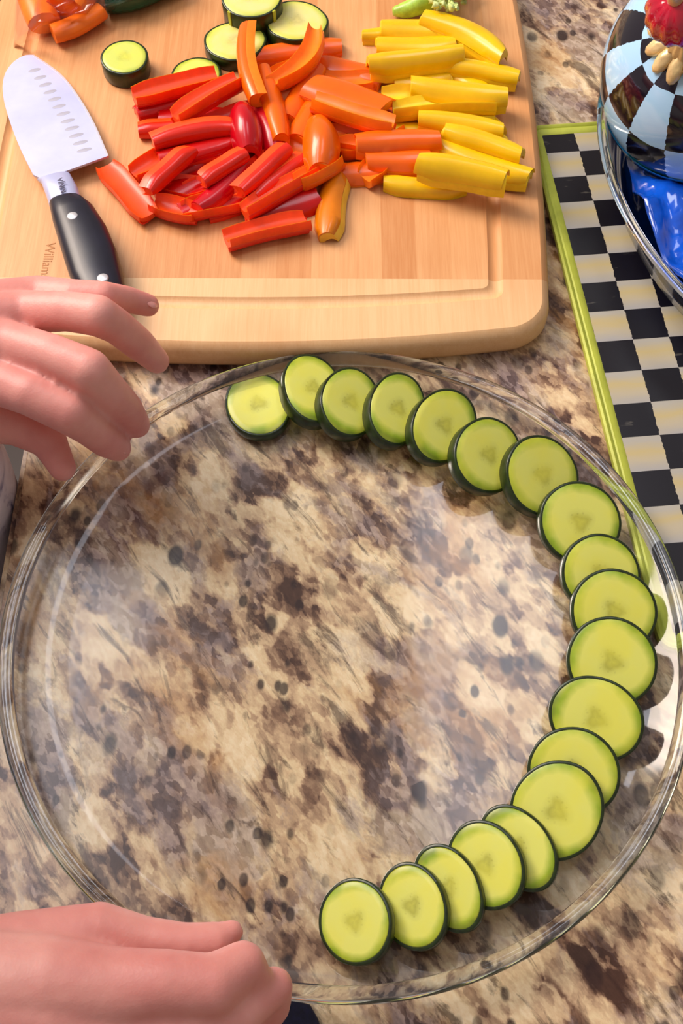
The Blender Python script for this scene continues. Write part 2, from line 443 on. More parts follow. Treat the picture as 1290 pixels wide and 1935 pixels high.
# ================================================================== GLASS PLATE
PCX, PCY, PR = .0025, .2144, .170
plate = empty('glass_plate', (PCX, PCY, 0), 'large round clear glass platter holding the ring of cucumber slices', 'plate')
b = bmesh.new()
lathe(b, [(0, .0035), (.10, .0035), (.138, .0036), (.145, .0042), (.150, .0056), (.1545, .0078), (.1585, .0104), (.1615, .0126), (.1635, .0138)], 160)
mesh_obj('dish_surface', b, M['thin'], plate, sharp=80)
b = bmesh.new(); lathe(b, [(.1625, .0118), (.1655, .0124), (.1690, .0134), (.1702, .0150), (.1694, .0165), (.1668, .0170), (.1645, .0162), (.1632, .0146), (.1624, .0132)], 200, closed=True)
mesh_obj('rim', b, M['solid'], plate, sharp=80)

# ================================================================== CUCUMBER SLICES
def slice_obj(name, r, t, seed, fl='cuc', wob=.018, stripes=(), el=None):
    rr = random.Random(seed); ph = [rr.uniform(0, 6.28) for _ in range(4)]
    wf = lambda a: 1 + wob * math.sin(2 * a + ph[0]) + wob * .6 * math.sin(3 * a + ph[1]) + wob * .25 * math.sin(7 * a + ph[2])
    if el:
        w0 = wf; wf = lambda a: w0(a) / math.sqrt((math.cos(a) * r / el[0]) ** 2 + (math.sin(a) * r / el[1]) ** 2)
    root = empty(name)
    ri = r - .0014
    b = bmesh.new()
    lathe(b, [(0, t), (ri * .4, t + .0001), (ri * .8, t + .0001), (ri * .97, t), (ri, t - .0003), (ri, .0003), (ri * .98, 0), (0, 0)], 56, wf)
    uvl = b.loops.layers.uv.new('UVMap')
    for f in b.faces:
        for l in f.loops: l[uvl].uv = (l.vert.co.x / r, l.vert.co.y / r)
    mesh_obj('flesh', b, M[fl], root, sharp=60)
    b = bmesh.new()
    lathe(b, [(ri, t - .0002), (r - .0004, t - .0001), (r, t - .0006), (r, .0006), (r - .0004, 0), (ri, 0)], 56, wf, closed=True)
    mesh_obj('peel', b, M['peel'], root, sharp=60)
    for a in stripes:
        b = bmesh.new(); vv = box(b, -.0012, .0012, -.0007, .0004, .0002, t - .0002)
        k = wf(a); mt = Matrix.Translation((r * k * math.cos(a), r * k * math.sin(a), 0)) @ Matrix.Rotation(a + PI / 2, 4, 'Z')
        bmesh.ops.transform(b, matrix=mt, verts=b.verts); mesh_obj('peeled_stripe', b, M['stripe'], root, False)
    return root

CUC = [(487, 762, 62), (592, 732, 63), (663, 758, 64), (752, 771, 69), (840, 803, 73), (924, 859, 72), (1026, 898, 75), (1097, 986, 80),
       (1136, 1083, 76), (1160, 1155, 82), (1156, 1250, 86), (1126, 1358, 90), (1084, 1458, 88), (1051, 1531, 94), (978, 1602, 88), (916, 1634, 85), (846, 1677, 88), (778, 1712, 85), (669.5, 1741, 82)]
ORD = ['first slice of the row, flat and nearest the hand at the board', 'second of the row, beside the flat one under the board edge',
       'third slice of the row counted from the board end', 'fourth slice of the row counted from the board end', 'fifth slice counted from the board end, thick dark peel on its left',
       'sixth slice counted from the board end, bright yellow centre', 'seventh slice counted from the board end, at the upper right bend', 'eighth slice counted from the board end, beside the lime tray edge',
       'ninth slice counted from the board end, mostly covered with seeds showing', 'tenth slice counted from the board end, farthest right of the row',
       'eleventh slice counted from the board end, large, right side of the plate', 'eighth slice counted from the bottom end, large, on the lower right', 'seventh slice from the bottom end, a crescent mostly covered',
       'largest slice, sixth from the bottom end, fully round', 'fifth slice counted from the bottom end, narrow crescent', 'fourth slice counted from the bottom end', 'third slice counted from the bottom end, narrow',
       'second slice counted from the bottom end', 'last slice at the bottom end, topmost and fully visible']
WH = [(125, 122), (116, 130), (112, 134), (108, 140), (122, 145), (128, 146), (141, 151), (156, 155), (150, 150), (166, 162), (172, 172), (181, 165), (176, 172), (178, 194), (143, 177), (149, 171), (131, 178), (131, 171), (140, 166)]
ZP = .0038
def to_px(p_):
    q_ = p_ - Vector((0, 0, CH)); z = q_.dot(_F)
    return 645 + FPX * q_.dot(CR) / z, 967.5 - FPX * q_.dot(CU) / z
cen = [W(x, y, .014) for x, y, h in CUC]
for i, (x, y, hp) in enumerate(CUC):
    t = .0084 if 0 < i < 7 else .0062
    if i == 0: t = .0060
    depth = (cen[i] - Vector((0, 0, CH))).dot(_F)
    r = hp / FPX * depth
    if i < len(CUC) - 1 and i > 0: d = (cen[i + 1] - cen[i - 1])
    elif i == 0: d = cen[1] - cen[0]
    else: d = cen[i] - cen[i - 1]
    d.z = 0; d.normalize()
    s = (cen[i] - cen[i - 1]).length if i else 1
    th = 0 if i == 0 else math.asin(min(.55, (t + .0002) / s))
    if i: th = max(th, math.radians(27 if i < 7 else 20))
    if i == 1: th = math.radians(20)
    n = (Vector((0, 0, math.cos(th))) + d * math.sin(th)).normalized()
    e1 = (d - n * d.dot(n)).normalized(); e2 = n.cross(e1)
    ra, rb = r, r
    for it in range(12):                    # oval cut: radii along and across the row
        top = W(x, y, ZP + ra * math.sin(th) + t * math.cos(th))
        pp = [to_px(top + e1 * ra * math.cos(a) + e2 * rb * math.sin(a)) for a in [2 * PI * k / 40 for k in range(40)]]
        w_ = max(p_[0] for p_ in pp) - min(p_[0] for p_ in pp); h_ = max(p_[1] for p_ in pp) - min(p_[1] for p_ in pp)
        kx, ky = WH[i][0] / w_, WH[i][1] / h_; c2 = e1.x ** 2 / (e1.x ** 2 + e1.y ** 2)
        ra *= (kx * c2 + ky * (1 - c2)) ** .8; rb *= (kx * (1 - c2) + ky * c2) ** .8
    m_ = math.sqrt(ra * rb); ra = min(max(ra, m_ * .84), m_ * 1.16); rb = m_ * m_ / ra
    o = slice_obj('cucumber_slice', (ra + rb) / 2, t, 100 + i, el=(ra, rb), wob=.010)
    q = Matrix((e1, e2, n)).transposed()
    top = W(x, y, ZP + ra * math.sin(th) + t * math.cos(th))
    o.matrix_world = Matrix.Translation(top - n * t) @ q.to_4x4()
    tag(o, 'green-rimmed cucumber slice, ' + ORD[i], 'cucumber slice', 'cucumber slices in a crescent on the glass plate')

def loose(px, py, hw, t, tilt, d, name, label, cat, fl, seed, stripes=(), zb=BT, wob=.018):
    c = W(px, py, zb + t + .004); depth = (c - Vector((0, 0, CH))).dot(_F); r = hw / FPX * depth
    o = slice_obj(name, r, t, seed, fl, wob, stripes); d = Vector(d + (0,)).normalized()
    n = (Vector((0, 0, math.cos(tilt))) + d * math.sin(tilt)).normalized()
    top = W(px, py, zb + .0004 + r * math.sin(tilt) + t * math.cos(tilt))
    o.matrix_world = Matrix.Translation(top - n * t) @ Vector((0, 0, 1)).rotation_difference(n).to_matrix().to_4x4()
    return tag(o, label, cat, 'loose cucumber and zucchini slices on the board')
loose(235, 107, 46, .012, .05, (0, -1), 'cucumber_slice', 'thick cucumber slice alone on the board right of the knife blade', 'cucumber slice', 'cuc2', 5)
loose(371, 140, 49, .005, 0, (0, -1), 'cucumber_slice', 'cucumber slice half covered by red pepper strips', 'cucumber slice', 'cuc', 6)
loose(444, 76, 58, .009, .0, (0, -1), 'zucchini_slice', 'pale zucchini slice behind the upright orange strip', 'zucchini slice', 'zuc', 8, wob=.03)
loose(560, 38, 60, .012, .0, (0, -1), 'zucchini_slice', 'large pale zucchini slice near the orange strips, top of board', 'zucchini slice', 'zuc', 9, wob=.03)
loose(475, -8, 58, .020, .08, (-.3, -1), 'zucchini_slice', 'thick zucchini chunk with two peeled stripes at the photo top edge', 'zucchini slice', 'zuc', 10, (-2.35, -.75), zb=BT)

# ================================================================== PEPPER STRIPS
def strip(p0, p1, wpx, z, mat, label, roll=0, bend=0, arch=0, thick=.0052, curl=.35, tip=.75, cat='pepper strip', group=None):
    """strip between two pixels at height z (centre); bend = sideways bulge (fraction), arch = upward bulge in m"""
    zz = z + .0005; wpx *= 1.30 if mat != 'amber' else 1.1; thick *= 1.25
    bend += random.Random(int(p0[0] * 7 + p1[1])).uniform(-.045, .045)
    A = W(p0[0], p0[1], zz); B = W(p1[0], p1[1], zz)
    mid = (A + B) / 2; L = (B - A).length; ax = (B - A).normalized()
    depth = (mid - Vector((0, 0, CH))).dot(_F); wd = wpx / FPX * depth
    side = Vector((0, 0, 1)).cross(ax).normalized()
    root = empty('pepper_strip', (mid.x, mid.y, zz), label, cat, group or 'cut pepper strips on the board')
    rr = random.Random(int(p0[0] * 31 + p0[1])); n = 12
    cr, sr = math.cos(roll), math.sin(roll)
    K = 9
    def ring(q, off_in, off_out, ends):
        # q in 0..1 along; profile = arc of width wd; thickness between off_in..off_out (fraction of thick)
        c = A.lerp(B, q) + side * (bend * L * (1 - (2 * q - 1) ** 2)) + Vector((0, 0, arch * (1 - (2 * q - 1) ** 2)))
        taper = tip + (1 - tip) * min(1, 4 * q * (1 - q) * 1.6)
        wob = 1 + .05 * math.sin(q * 7 + rr_ph)
        hw = wd * .5 * taper * wob
        pts = []
        for k in range(K):
            a = -1 + 2 * k / (K - 1)
            for_in = a
            sag = curl * hw * a * a + .42 * thick * a ** 6
            pts.append((a * hw, -sag))
        res = []
        for (x, y) in [(x, y + thick * (off_out - .5)) for x, y in pts] + [(x * .96, y + thick * (off_in - .5)) for x, y in reversed(pts)]:
            y2 = y + curl * hw * .33
            X = x * cr - y2 * sr; Y = x * sr + y2 * cr
            res.append(c + side * X + Vector((0, 0, Y)) - mid.xyz)
        return res
    rr_ph = rr.uniform(0, 6)
    for nm, oi, oo, mm in (('flesh', 0.0, .84, M[mat + '_flesh']), ('skin', .84, 1.0, M[mat + '_skin'])):
        b = bmesh.new(); prev = None
        slant = rr.uniform(-.25, .25) * wd / L
        for i in range(n + 1):
            q = i / n
            pts = ring(q, oi, oo, 0)
            # slanted ends
            if i in (0, n):
                pts = [p_ + ax * slant * L * (p_.dot(side) / (wd + 1e-6)) for p_ in pts]
            cur = [b.verts.new(p_) for p_ in pts]
            if prev:
                m = len(cur)
                for k in range(m): b.faces.new((prev[k], prev[(k + 1) % m], cur[(k + 1) % m], cur[k]))
            else:
                for k in range(K - 1): b.faces.new((cur[k], cur[2 * K - 1 - k], cur[2 * K - 2 - k], cur[k + 1]))
            prev = cur
        for k in range(K - 1): b.faces.new((prev[k], prev[k + 1], prev[2 * K - 2 - k], prev[2 * K - 1 - k]))
        mesh_obj(nm, b, mm, root, sharp=48)
    return root
Z0, Z1, Z2, Z3, Z4 = .0240, .0300, .0360, .0420, .0480
H = PI / 2
RG, OG, YG = 'red pepper strips heaped on the board', 'orange pepper strips heaped on the board', 'yellow pepper strips heaped on the board'
RED = [
 ((258, 215), (418, 170), 36, Z0, 'red', 'red pepper strip, lower of the two at the pile upper left', dict(roll=.2)),
 ((255, 192), (412, 152), 34, Z1, 'redorange', 'wide red pepper strip at the upper left corner, flesh side up', dict(roll=PI)),
 ((262, 250), (372, 238), 24, Z0, 'redorange', 'thin light red strip sticking out left of the pile', dict(roll=H * .8)),
 ((335, 232), (455, 160), 36, Z2, 'redorange', 'pinkish red strip lying aslant just left of the upright orange strip', dict(roll=PI - .3)),
 ((290, 272), (446, 243), 28, Z2, 'redorange', 'long red strip with pale top crossing to the glossy crimson strip', dict(roll=H * .9)),
 ((300, 300), (440, 268), 34, Z1, 'red', 'dark red strip in the shade under the long pale-topped strip', dict(roll=0)),
 ((455, 203), (470, 285), 44, Z2, 'crimson', 'glossy crimson pepper strip bent downward, skin up, with white highlight', dict(arch=.006, curl=.8)),
 ((492, 205), (520, 285), 40, Z1, 'crimson', 'dark crimson strip between the glossy one and the orange strips', dict(arch=.003, curl=.6)),
 ((254, 338), (335, 292), 34, Z0, 'redorange', 'short red strip at the left edge of the pile above the detached flat piece', dict(roll=PI)),
 ((280, 362), (366, 284), 27, Z2, 'redorange', 'narrow pale orange-red strip pointing up right at pile left', dict(roll=H * .8, tip=.5)),
 ((300, 378), (420, 322), 50, Z0, 'red', 'broad red strip low in the middle of the red pile', dict()),
 ((340, 400), (470, 318), 48, Z0, 'red', 'broad red strip at the bottom middle of the red pile', dict(roll=.1)),
 ((384, 345), (466, 292), 24, Z2, 'redorange', 'narrow orange-red cut edge in the middle of the red pile', dict(roll=H * .8)),
 ((372, 392), (462, 306), 34, Z1, 'crimson', 'crimson skin-up strip beside the middle cut edge', dict(roll=-.2)),
 ((290, 392), (372, 412), 34, Z0, 'redorange', 'red-orange strip at the lower left rim of the pile', dict(roll=PI)),
 ((345, 408), (468, 384), 36, Z0, 'redorange', 'flat red-orange strip along the lower rim of the red pile', dict(roll=PI)),
 ((200, 318), (282, 412), 40, Z0, 'redorange', 'flat thin red piece lying apart by the knife heel, flesh up', dict(roll=PI, thick=.0035, curl=.1)),
 ((430, 462), (582, 426), 34, Z0, 'redorange', 'red strip lying alone lowest on the board', dict(roll=PI - .2, tip=.85)),
 ((462, 412), (600, 374), 46, Z0, 'red', 'thick red strip just above the lowest lone strip', dict(roll=.3, tip=.85)),
 ((455, 362), (545, 280), 25, Z2, 'redorange', 'thin orange-red strip, left of the parallel pair below the crimson one', dict(roll=H * .85)),
 ((482, 372), (576, 302), 28, Z1, 'redorange', 'orange-red strip, right of the parallel pair', dict(roll=H * .85)),
 ((465, 408), (600, 330), 30, Z1, 'redorange', 'curved orange-red strip ending under the bright orange strips', dict(roll=PI - .4, bend=.05)),
 ((430, 300), (500, 300), 40, Z0, 'red', 'dark red strip buried below the glossy crimson strip', dict()),
]
ORA = [
 ((482, 108), (645, 88), 36, Z0, 'orange', 'orange strip lying across near the large zucchini slice', dict(roll=.4)),
 ((463, 52), (482, 190), 30, Z3, 'orange', 'upright orange strip crossing the pale zucchini slice', dict(roll=H * .9, bend=-.03)),
 ((497, 130), (530, 262), 36, Z2, 'orange', 'glossy orange strip with white streak beside the upright one', dict(curl=.6)),
 ((518, 166), (598, 62), 32, Z2, 'orange', 'curved bright orange strip reaching up over the cross strip', dict(bend=-.10, roll=PI - .2)),
 ((545, 225), (602, 128), 36, Z1, 'orange', 'red-tinted orange strip in the middle of the fan', dict(roll=.3)),
 ((560, 262), (610, 170), 38, Z1, 'orange', 'orange strip right of the middle of the fan', dict()),
 ((596, 120), (722, 150), 46, Z0, 'orange', 'orange strip at the upper right of the orange pile', dict(roll=.1)),
 ((585, 160), (728, 206), 58, Z2, 'orange', 'broad flat orange strip in the pile centre', dict(curl=.15, tip=.9)),
 ((592, 200), (742, 246), 36, Z2, 'orange', 'orange strip with paler edge just below the broad flat one', dict(roll=PI - .3)),
 ((600, 228), (604, 318), 52, Z2, 'orange', 'glossy orange strip bulging skin up with yellow highlight', dict(arch=.005, curl=.7)),
 ((636, 322), (615, 448), 50, Z0, 'amber', 'dark amber strip with pale yellow edge hanging lowest of the orange pile', dict(roll=.5, bend=-.06, tip=.55)),
 ((565, 352), (642, 308), 30, Z1, 'orange', 'orange strip meeting the red pile under the bulging one', dict(roll=PI - .3)),
 ((632, 330), (796, 318), 40, Z0, 'orange', 'orange strip at the lower right rim of the orange pile', dict(roll=.1)),
 ((640, 288), (720, 286), 34, Z0, 'orange', 'short orange strip right of the bulging one', dict(roll=PI)),
 ((672, 268), (830, 262), 42, Z2, 'orange', 'orange strip lying over the yellow pile, pointing right', dict(curl=.5)),
 ((690, 300), (812, 296), 42, Z1, 'orange', 'orange strip below the one pointing into the yellow pile', dict(curl=.4)),
]
YEL = [
 ((684, 68), (790, 60), 24, Z0, 'yellow', 'yellow strip with its tip sticking out farthest left at top', dict()),
 ((720, 52), (880, 52), 44, Z1, 'yellow', 'yellow strip along the top of the yellow pile', dict(curl=.4)),
 ((800, 32), (950, 106), 42, Z2, 'yellow', 'long yellow strip sloping down right from the celery', dict(bend=.08, curl=.5)),
 ((712, 84), (860, 82), 40, Z1, 'yellow', 'yellow strip second from the top of the pile', dict(curl=.3)),
 ((696, 118), (874, 98), 38, Z2, 'yellow', 'straight yellow strip with white glint at its left end', dict(curl=.8)),
 ((850, 122), (980, 146), 32, Z1, 'yellow', 'yellow strip sticking out farthest right in the upper pile', dict(curl=.4)),
 ((745, 158), (850, 146), 38, Z0, 'yellow', 'yellow strip in the left middle of the yellow pile', dict()),
 ((776, 158), (958, 180), 44, Z2, 'yellow', 'thick yellow strip across the middle of the pile', dict(curl=.6)),
 ((722, 192), (850, 196), 34, Z0, 'yellow', 'yellow strip touching the orange pile in the middle', dict(roll=PI)),
 ((742, 220), (935, 208), 36, Z1, 'yellow', 'yellow strip below the thick middle one', dict(roll=PI - .3)),
 ((740, 244), (915, 238), 36, Z0, 'yellow', 'yellow strip partly beneath the orange strip tip', dict()),
 ((790, 222), (950, 246), 34, Z2, 'yellow', 'yellow strip at the right middle, slightly tilted', dict(curl=.5)),
 ((840, 246), (984, 292), 36, Z2, 'yellow', 'yellow strip sloping right above the lower right end', dict(curl=.5)),
 ((826, 272), (1002, 332), 38, Z1, 'yellow', 'yellow strip reaching the lower right corner of the pile', dict(curl=.5)),
 ((790, 304), (956, 336), 44, Z3, 'yellow', 'yellow strip with glossy left end near the pile bottom', dict(curl=.8)),
 ((724, 344), (882, 352), 33, Z0, 'yellow', 'curved yellow strip lying lowest in the yellow pile', dict(roll=.2, bend=-.06, tip=.6)),
 ((850, 300), (960, 312), 40, Z0, 'yellow', 'yellow strip hidden under the lower right strips', dict()),
 ((860, 180), (945, 250), 34, Z0, 'yellow', 'yellow strip lying crosswise at the right edge of the pile', dict()),
]
def pile(L_, mat_, poly, n, lab, seed, where):
    rr = random.Random(seed)
    for k in range(n):
        cx, cy = poly[k % len(poly)]; cx += rr.uniform(-12, 12); cy += rr.uniform(-8, 8); a = rr.uniform(-.6, .6) - (.25 if mat_ != 'yellow' else -.1); h = rr.uniform(42, 62)
        L_.append(((cx - h * math.cos(a), cy - h * math.sin(a)), (cx + h * math.cos(a), cy + h * math.sin(a)), rr.uniform(32, 42), Z0 - .0008, mat_, lab % where[k], dict(roll=rr.choice([0, PI]), curl=.2)))
pile(RED, 'red', [(345, 320), (400, 350), (450, 330), (400, 290), (370, 375), (440, 375), (480, 340), (420, 230), (360, 215), (480, 240)], 10, 'red strip in the lowest layer, %s', 3,
     ['left of the pile middle', 'in the pile middle', 'right under the middle cut edge', 'under the long pale-topped strip', 'above the lower rim of the pile', 'above the thick lower red strip', 'below the parallel pair', 'under the slanting pinkish strip', 'under the wide upper left strip', 'between both crimson strips'])
pile(ORA, 'orange', [(560, 150), (620, 180), (650, 220), (590, 240), (660, 160), (700, 200), (640, 270), (700, 250), (560, 290), (740, 300)], 10, 'orange strip in the lowest layer, %s', 4,
     ['under the curved bright orange strip', 'under the middle of the fan', 'under the broad flat strip', 'left of the bulging glossy strip', 'beside the upper right orange strip', 'at the right end of the broad strip', 'right of the bulging glossy strip', 'below the paler-edged strip', 'above the parallel orange-red pair', 'under the lower right rim strips'])
pile(YEL, 'yellow', [(790, 90), (820, 130), (810, 180), (870, 150), (860, 210), (800, 230), (880, 260), (860, 300), (900, 310), (780, 60), (890, 90), (920, 285)], 12, 'yellow strip in the lowest layer, %s', 5,
     ['under the second strip from the top', 'under the strip with the white glint', 'left of the thick middle strip', 'under the thick middle strip', 'just below the thick middle strip', 'touching the orange tip strip', 'under the right sloping strips', 'left of the lower right corner', 'above the lower right corner', 'beside the farthest left tip', 'under the long sloping top strip', 'at the lower right rim of the pile'])
for L_, g in ((RED, RG), (ORA, OG), (YEL, YG)):
    for p0, p1, wp, z, m_, lab, kw in L_:
        strip(p0, p1, wp, z, m_, lab, group=g, **kw)

# ================================================================== BAG, CELERY
for (pp, rad, lab) in (([(58, -60), (66, -10), (84, 44)], .0125, 'thick orange pepper piece at left inside the clear bag'),
                       ([(160, -70), (146, -20), (124, 20)], .0165, 'broad orange pepper piece in the middle of the clear bag'),
                       ([(100, 64), (140, 50), (190, 20)], .0085, 'narrow orange pepper piece at the front fold of the clear bag')):
    b = bmesh.new(); P_ = catmull([W(x, y, BT + rad * .75 + .0015) for x, y in pp], 5); k = len(P_)
    tube(b, P_, [rad * (.55 + .45 * math.sin(PI * min(1, .25 + .6 * i / k)) ** .5) for i in range(k)], 12, flat=.7)
    o = mesh_obj('pepper_piece', b, M['carrot'], sharp=70); tag(o, lab, 'pepper piece', 'orange pieces in the clear bag')
b = bmesh.new(); tube(b, catmull([W(200, -8, BT + .012), W(250, -14, BT + .012), (W(330, -50, BT + .012))], 5), .0115, 14)
tag(mesh_obj('cucumber_piece', b, M['dkgreen'], sharp=70), 'dark green uncut cucumber piece behind the clear bag fold', 'cucumber')
# clear bag: a crumpled sheet draped over the pieces
b = bmesh.new(); nx, ny = 44, 30; g = []
for j in range(ny + 1):
    row = []
    for i in range(nx + 1):
        u, v = i / nx, j / ny
        px = 35 + 285 * u + (1 - v) * 0; py = -90 + v * (178 - 95 * u)
        px += -10 * (1 - u) * v
        e = min(u, 1 - u, v, 1 - v) * 6
        h = .0009 + min(1, e) * (.0235 + .006 * noise.noise(Vector((u * 9, v * 7, 1)))) * (1 - .45 * u)
        h += .0022 * abs(noise.noise(Vector((u * 22, v * 16, 5)))) * min(1, e)
        row.append(b.verts.new(W(px, py, BT + h)))
    g.append(row)
for j in range(ny):
    for i in range(nx): b.faces.new((g[j][i], g[j][i + 1], g[j + 1][i + 1], g[j + 1][i]))
bag = mesh_obj('plastic_bag', b, M['film'], sharp=180); tag(bag, 'crumpled clear plastic bag over orange pepper pieces at the knife tip', 'plastic bag')
# celery
cel = empty('celery_stalk', W(800, 0, BT), 'pale green celery stalk with leafy top above the yellow strips', 'celery')
c0 = cel.location.copy()
b = bmesh.new(); tube(b, [p_ - c0 for p_ in catmull([W(742, 22, BT + .0045), W(775, 16, BT + .007), (W(815, -6, BT + .011)), W(880, -40, BT + .012)], 5)], [.0025, .0035, .004, .005, .0055, .006, .0065, .007, .0075, .008, .008, .008, .008, .008, .008, .008], 12)
mesh_obj('stalk', b, M['leaf'], cel, sharp=70)
b = bmesh.new()
for k in range(90):
    px, py = rnd.uniform(812, 890), rnd.uniform(-30, 16)
    if py > 12 - (px - 845) ** 2 * .012 + 8: continue
    c = W(px, py, BT + rnd.uniform(.014, .026)) - c0; r = rnd.uniform(.0012, .0028)
    rs = bmesh.ops.create_icosphere(b, subdivisions=2, radius=r)
    for v in rs['verts']: v.co = v.co * (1 + .9 * noise.noise(v.co * 1400 + Vector((k, 0, 0)))) + c
o = mesh_obj('leafy_top', b, M['leafp'], cel, sharp=90); o['kind'] = 'stuff'

# ================================================================== KNIFE
knife = empty('chef_knife', W(140, 350, BT), 'santoku knife with black riveted handle lying on the board at left', 'knife')
k0 = knife.location.copy()
tipP, butt = W(60, 90, BT), W(195, 560, BT)
kax = (butt - tipP); KL = kax.length; kax.normalize()
def kz(p): return BT + .0010 + .0085 * min(1, max(0, (p - tipP).dot(kax) / .14))
def flat_prism(bm, pix, z_, t, bevel=0.0, zc=None):
    P_ = []
    for x, y in pix:
        p_ = W(x, y, BT + .008); p_.z = (zc if zc is not None else kz(p_)); P_.append(p_)
    top = [bm.verts.new(p_ + Vector((0, 0, t / 2)) - k0) for p_ in P_]; bot = [bm.verts.new(p_ - Vector((0, 0, t / 2)) - k0) for p_ in P_]
    n = len(P_)
    bm.faces.new(top); bm.faces.new(bot[::-1])
    for i in range(n): bm.faces.new((top[i], bot[i], bot[(i + 1) % n], top[(i + 1) % n]))
def smooth_px(pix, m=6): return [(p_.x, p_.y) for p_ in catmull([(x, y, 0) for x, y in pix], m)]
spine = smooth_px([(60, 90), (40, 92), (18, 108), (4, 135), (3, 170), (14, 215), (36, 275), (64, 334)])
edge = smooth_px([(206, 298), (178, 232), (148, 178), (112, 130), (60, 90)])
b = bmesh.new(); flat_prism(b, spine + [(80, 343), (128, 327), (206, 298)][0:2] + edge[:-1], None, .0016)
mesh_obj('blade', b, M['steel'], knife, False)
b = bmesh.new(); inner = [(x - 3.2, y + 1.4) for x, y in edge]
flat_prism(b, edge + inner[::-1], None, .0018); mesh_obj('cutting_edge', b, M['edge'], knife, False)
for k in range(12):
    f = k / 11; cx, cy = 62 + 98 * f ** .9, 122 + 164 * f
    b = bmesh.new(); ang = math.radians(-14); a_, b_ = 12 + 3 * f, 3.6
    ring = [(cx + a_ * math.cos(t_) * math.cos(ang) - b_ * math.sin(t_) * math.sin(ang), cy + a_ * math.cos(t_) * math.sin(ang) + b_ * math.sin(t_) * math.cos(ang)) for t_ in [2 * PI * i / 20 for i in range(20)]]
    P_ = [];
    for x, y in ring:
        p_ = W(x, y, BT + .008); p_.z = kz(p_) + .00083; P_.append(b.verts.new(p_ - k0))
    cv = b.verts.new(sum((v.co for v in P_), Vector()) / 20 + Vector((0, 0, .0002)))
    for i in range(20): b.faces.new((P_[i], P_[(i + 1) % 20], cv))
    mesh_obj('hollow', b, M['hollow'], knife)  # raised oval, coloured darker to stand for a shaded hollow
# bolster and handle: swept rounded sections along a centre line
def sweep(bm, secs, n=20, pw=2.6):
    rings = []
    for (px0, py0), (px1, py1), zc, ht in secs:
        a = W(px0, py0, zc); c = W(px1, py1, zc); m_ = (a + c) / 2; h = (c - a) / 2
        ring = []
        for k in range(n):
            t_ = 2 * PI * k / n; cs, sn = math.cos(t_), math.sin(t_)
            x = math.copysign(abs(cs) ** (2 / pw), cs); y = math.copysign(abs(sn) ** (2 / pw), sn)
            ring.append(bm.verts.new(m_ + h * x + Vector((0, 0, ht / 2 * y)) - k0))
        rings.append(ring)
    for a, c in zip(rings[:-1], rings[1:]):
        for k in range(n): bm.faces.new((a[k], a[(k + 1) % n], c[(k + 1) % n], c[k]))
    bm.faces.new(rings[0]); bm.faces.new(rings[-1][::-1])
ZH = BT + .0115
b = bmesh.new(); sweep(b, [((70, 340), (128, 326), BT + .010, .004), ((78, 345), (134, 332), BT + .0105, .010), ((88, 372), (148, 358), ZH, .014), ((94, 392), (154, 379), ZH, .0155)])
mesh_obj('bolster', b, M['steel'], knife, sharp=50)
b = bmesh.new(); sweep(b, [((94, 391), (153, 378), ZH, .0155), ((95, 396), (159, 381), ZH, .0185), ((100, 420), (178, 395), ZH, .020), ((112, 460), (204, 435), ZH, .021), ((124, 500), (222, 478), ZH, .021), ((134, 530), (232, 520), ZH, .020), ((150, 560), (240, 555), ZH, .020), ((168, 590), (236, 588), ZH, .018), ((186, 606), (222, 604), ZH, .010)])
mesh_obj('handle', b, M['handle'], knife, sharp=60)
for px, py in ((137, 408), (194, 525)):
    b = bmesh.new(); c = W(px, py, ZH + .0100) - k0
    lathe(b, [(0, .0006), (.0026, .0005), (.0033, 0), (.0033, -.002)], 20, c=c); mesh_obj('rivet', b, M['rivet'], knife, sharp=60)
pc = W(117, 350, ZH + .0082) - k0
text_obj('blade_lettering', 'NINJA', M['ink'], .0047, Matrix.Translation(pc) @ Matrix.Rotation(math.atan2(-kax.y, -kax.x), 4, 'Z'), knife, .00015)

# ================================================================== TRAY
TA, TB, TROT = .02177, .02244, math.radians(5.505)
tray = empty('checkered_tray', (.13362, .55675, 0), 'black and cream checkered tray with lime green rim, right of the board', 'tray')
tray.rotation_euler = (0, 0, TROT)
X0, X1, Y0, Y1 = -.0075, .47, -15.6 * TB, TB * .96 + .003
b = bmesh.new(); box(b, X0 + .004, X1 - .004, Y0 + .004, Y1 - .004, .0008, .0050)
mesh_obj('checkered_panel', b, mat_checks_tray(TA, TB), tray, False)
def rimring(bm, prof):
    loops = []
    for d, z in prof:
        x0, x1, y0, y1 = X0 + d, X1 - d, Y0 + d, Y1 - d; r = max(.008 - d, .001); pts = []
        for cx, cy, a0 in ((x1 - r, y1 - r, 0), (x0 + r, y1 - r, PI / 2), (x0 + r, y0 + r, PI), (x1 - r, y0 + r, 1.5 * PI)):
            for k in range(7): a = a0 + PI / 2 * k / 6; pts.append((cx + r * math.cos(a), cy + r * math.sin(a), z))
        loops.append([bm.verts.new(p_) for p_ in pts])
    for a, c in zip(loops, loops[1:] + loops[:1]):
        n = len(a)
        for i in range(n): bm.faces.new((a[i], a[(i + 1) % n], c[(i + 1) % n], c[i]))
b = bmesh.new(); rimring(b, [(.0, .0002), (-.0008, .0030), (-.0008, .0062), (.0004, .0070), (.0018, .0064), (.0024, .0056), (.0034, .0062), (.0046, .0060), (.0075, .0052), (.0080, .0046), (.004, .0002)])
mesh_obj('rim', b, M['lime'], tray, sharp=35)

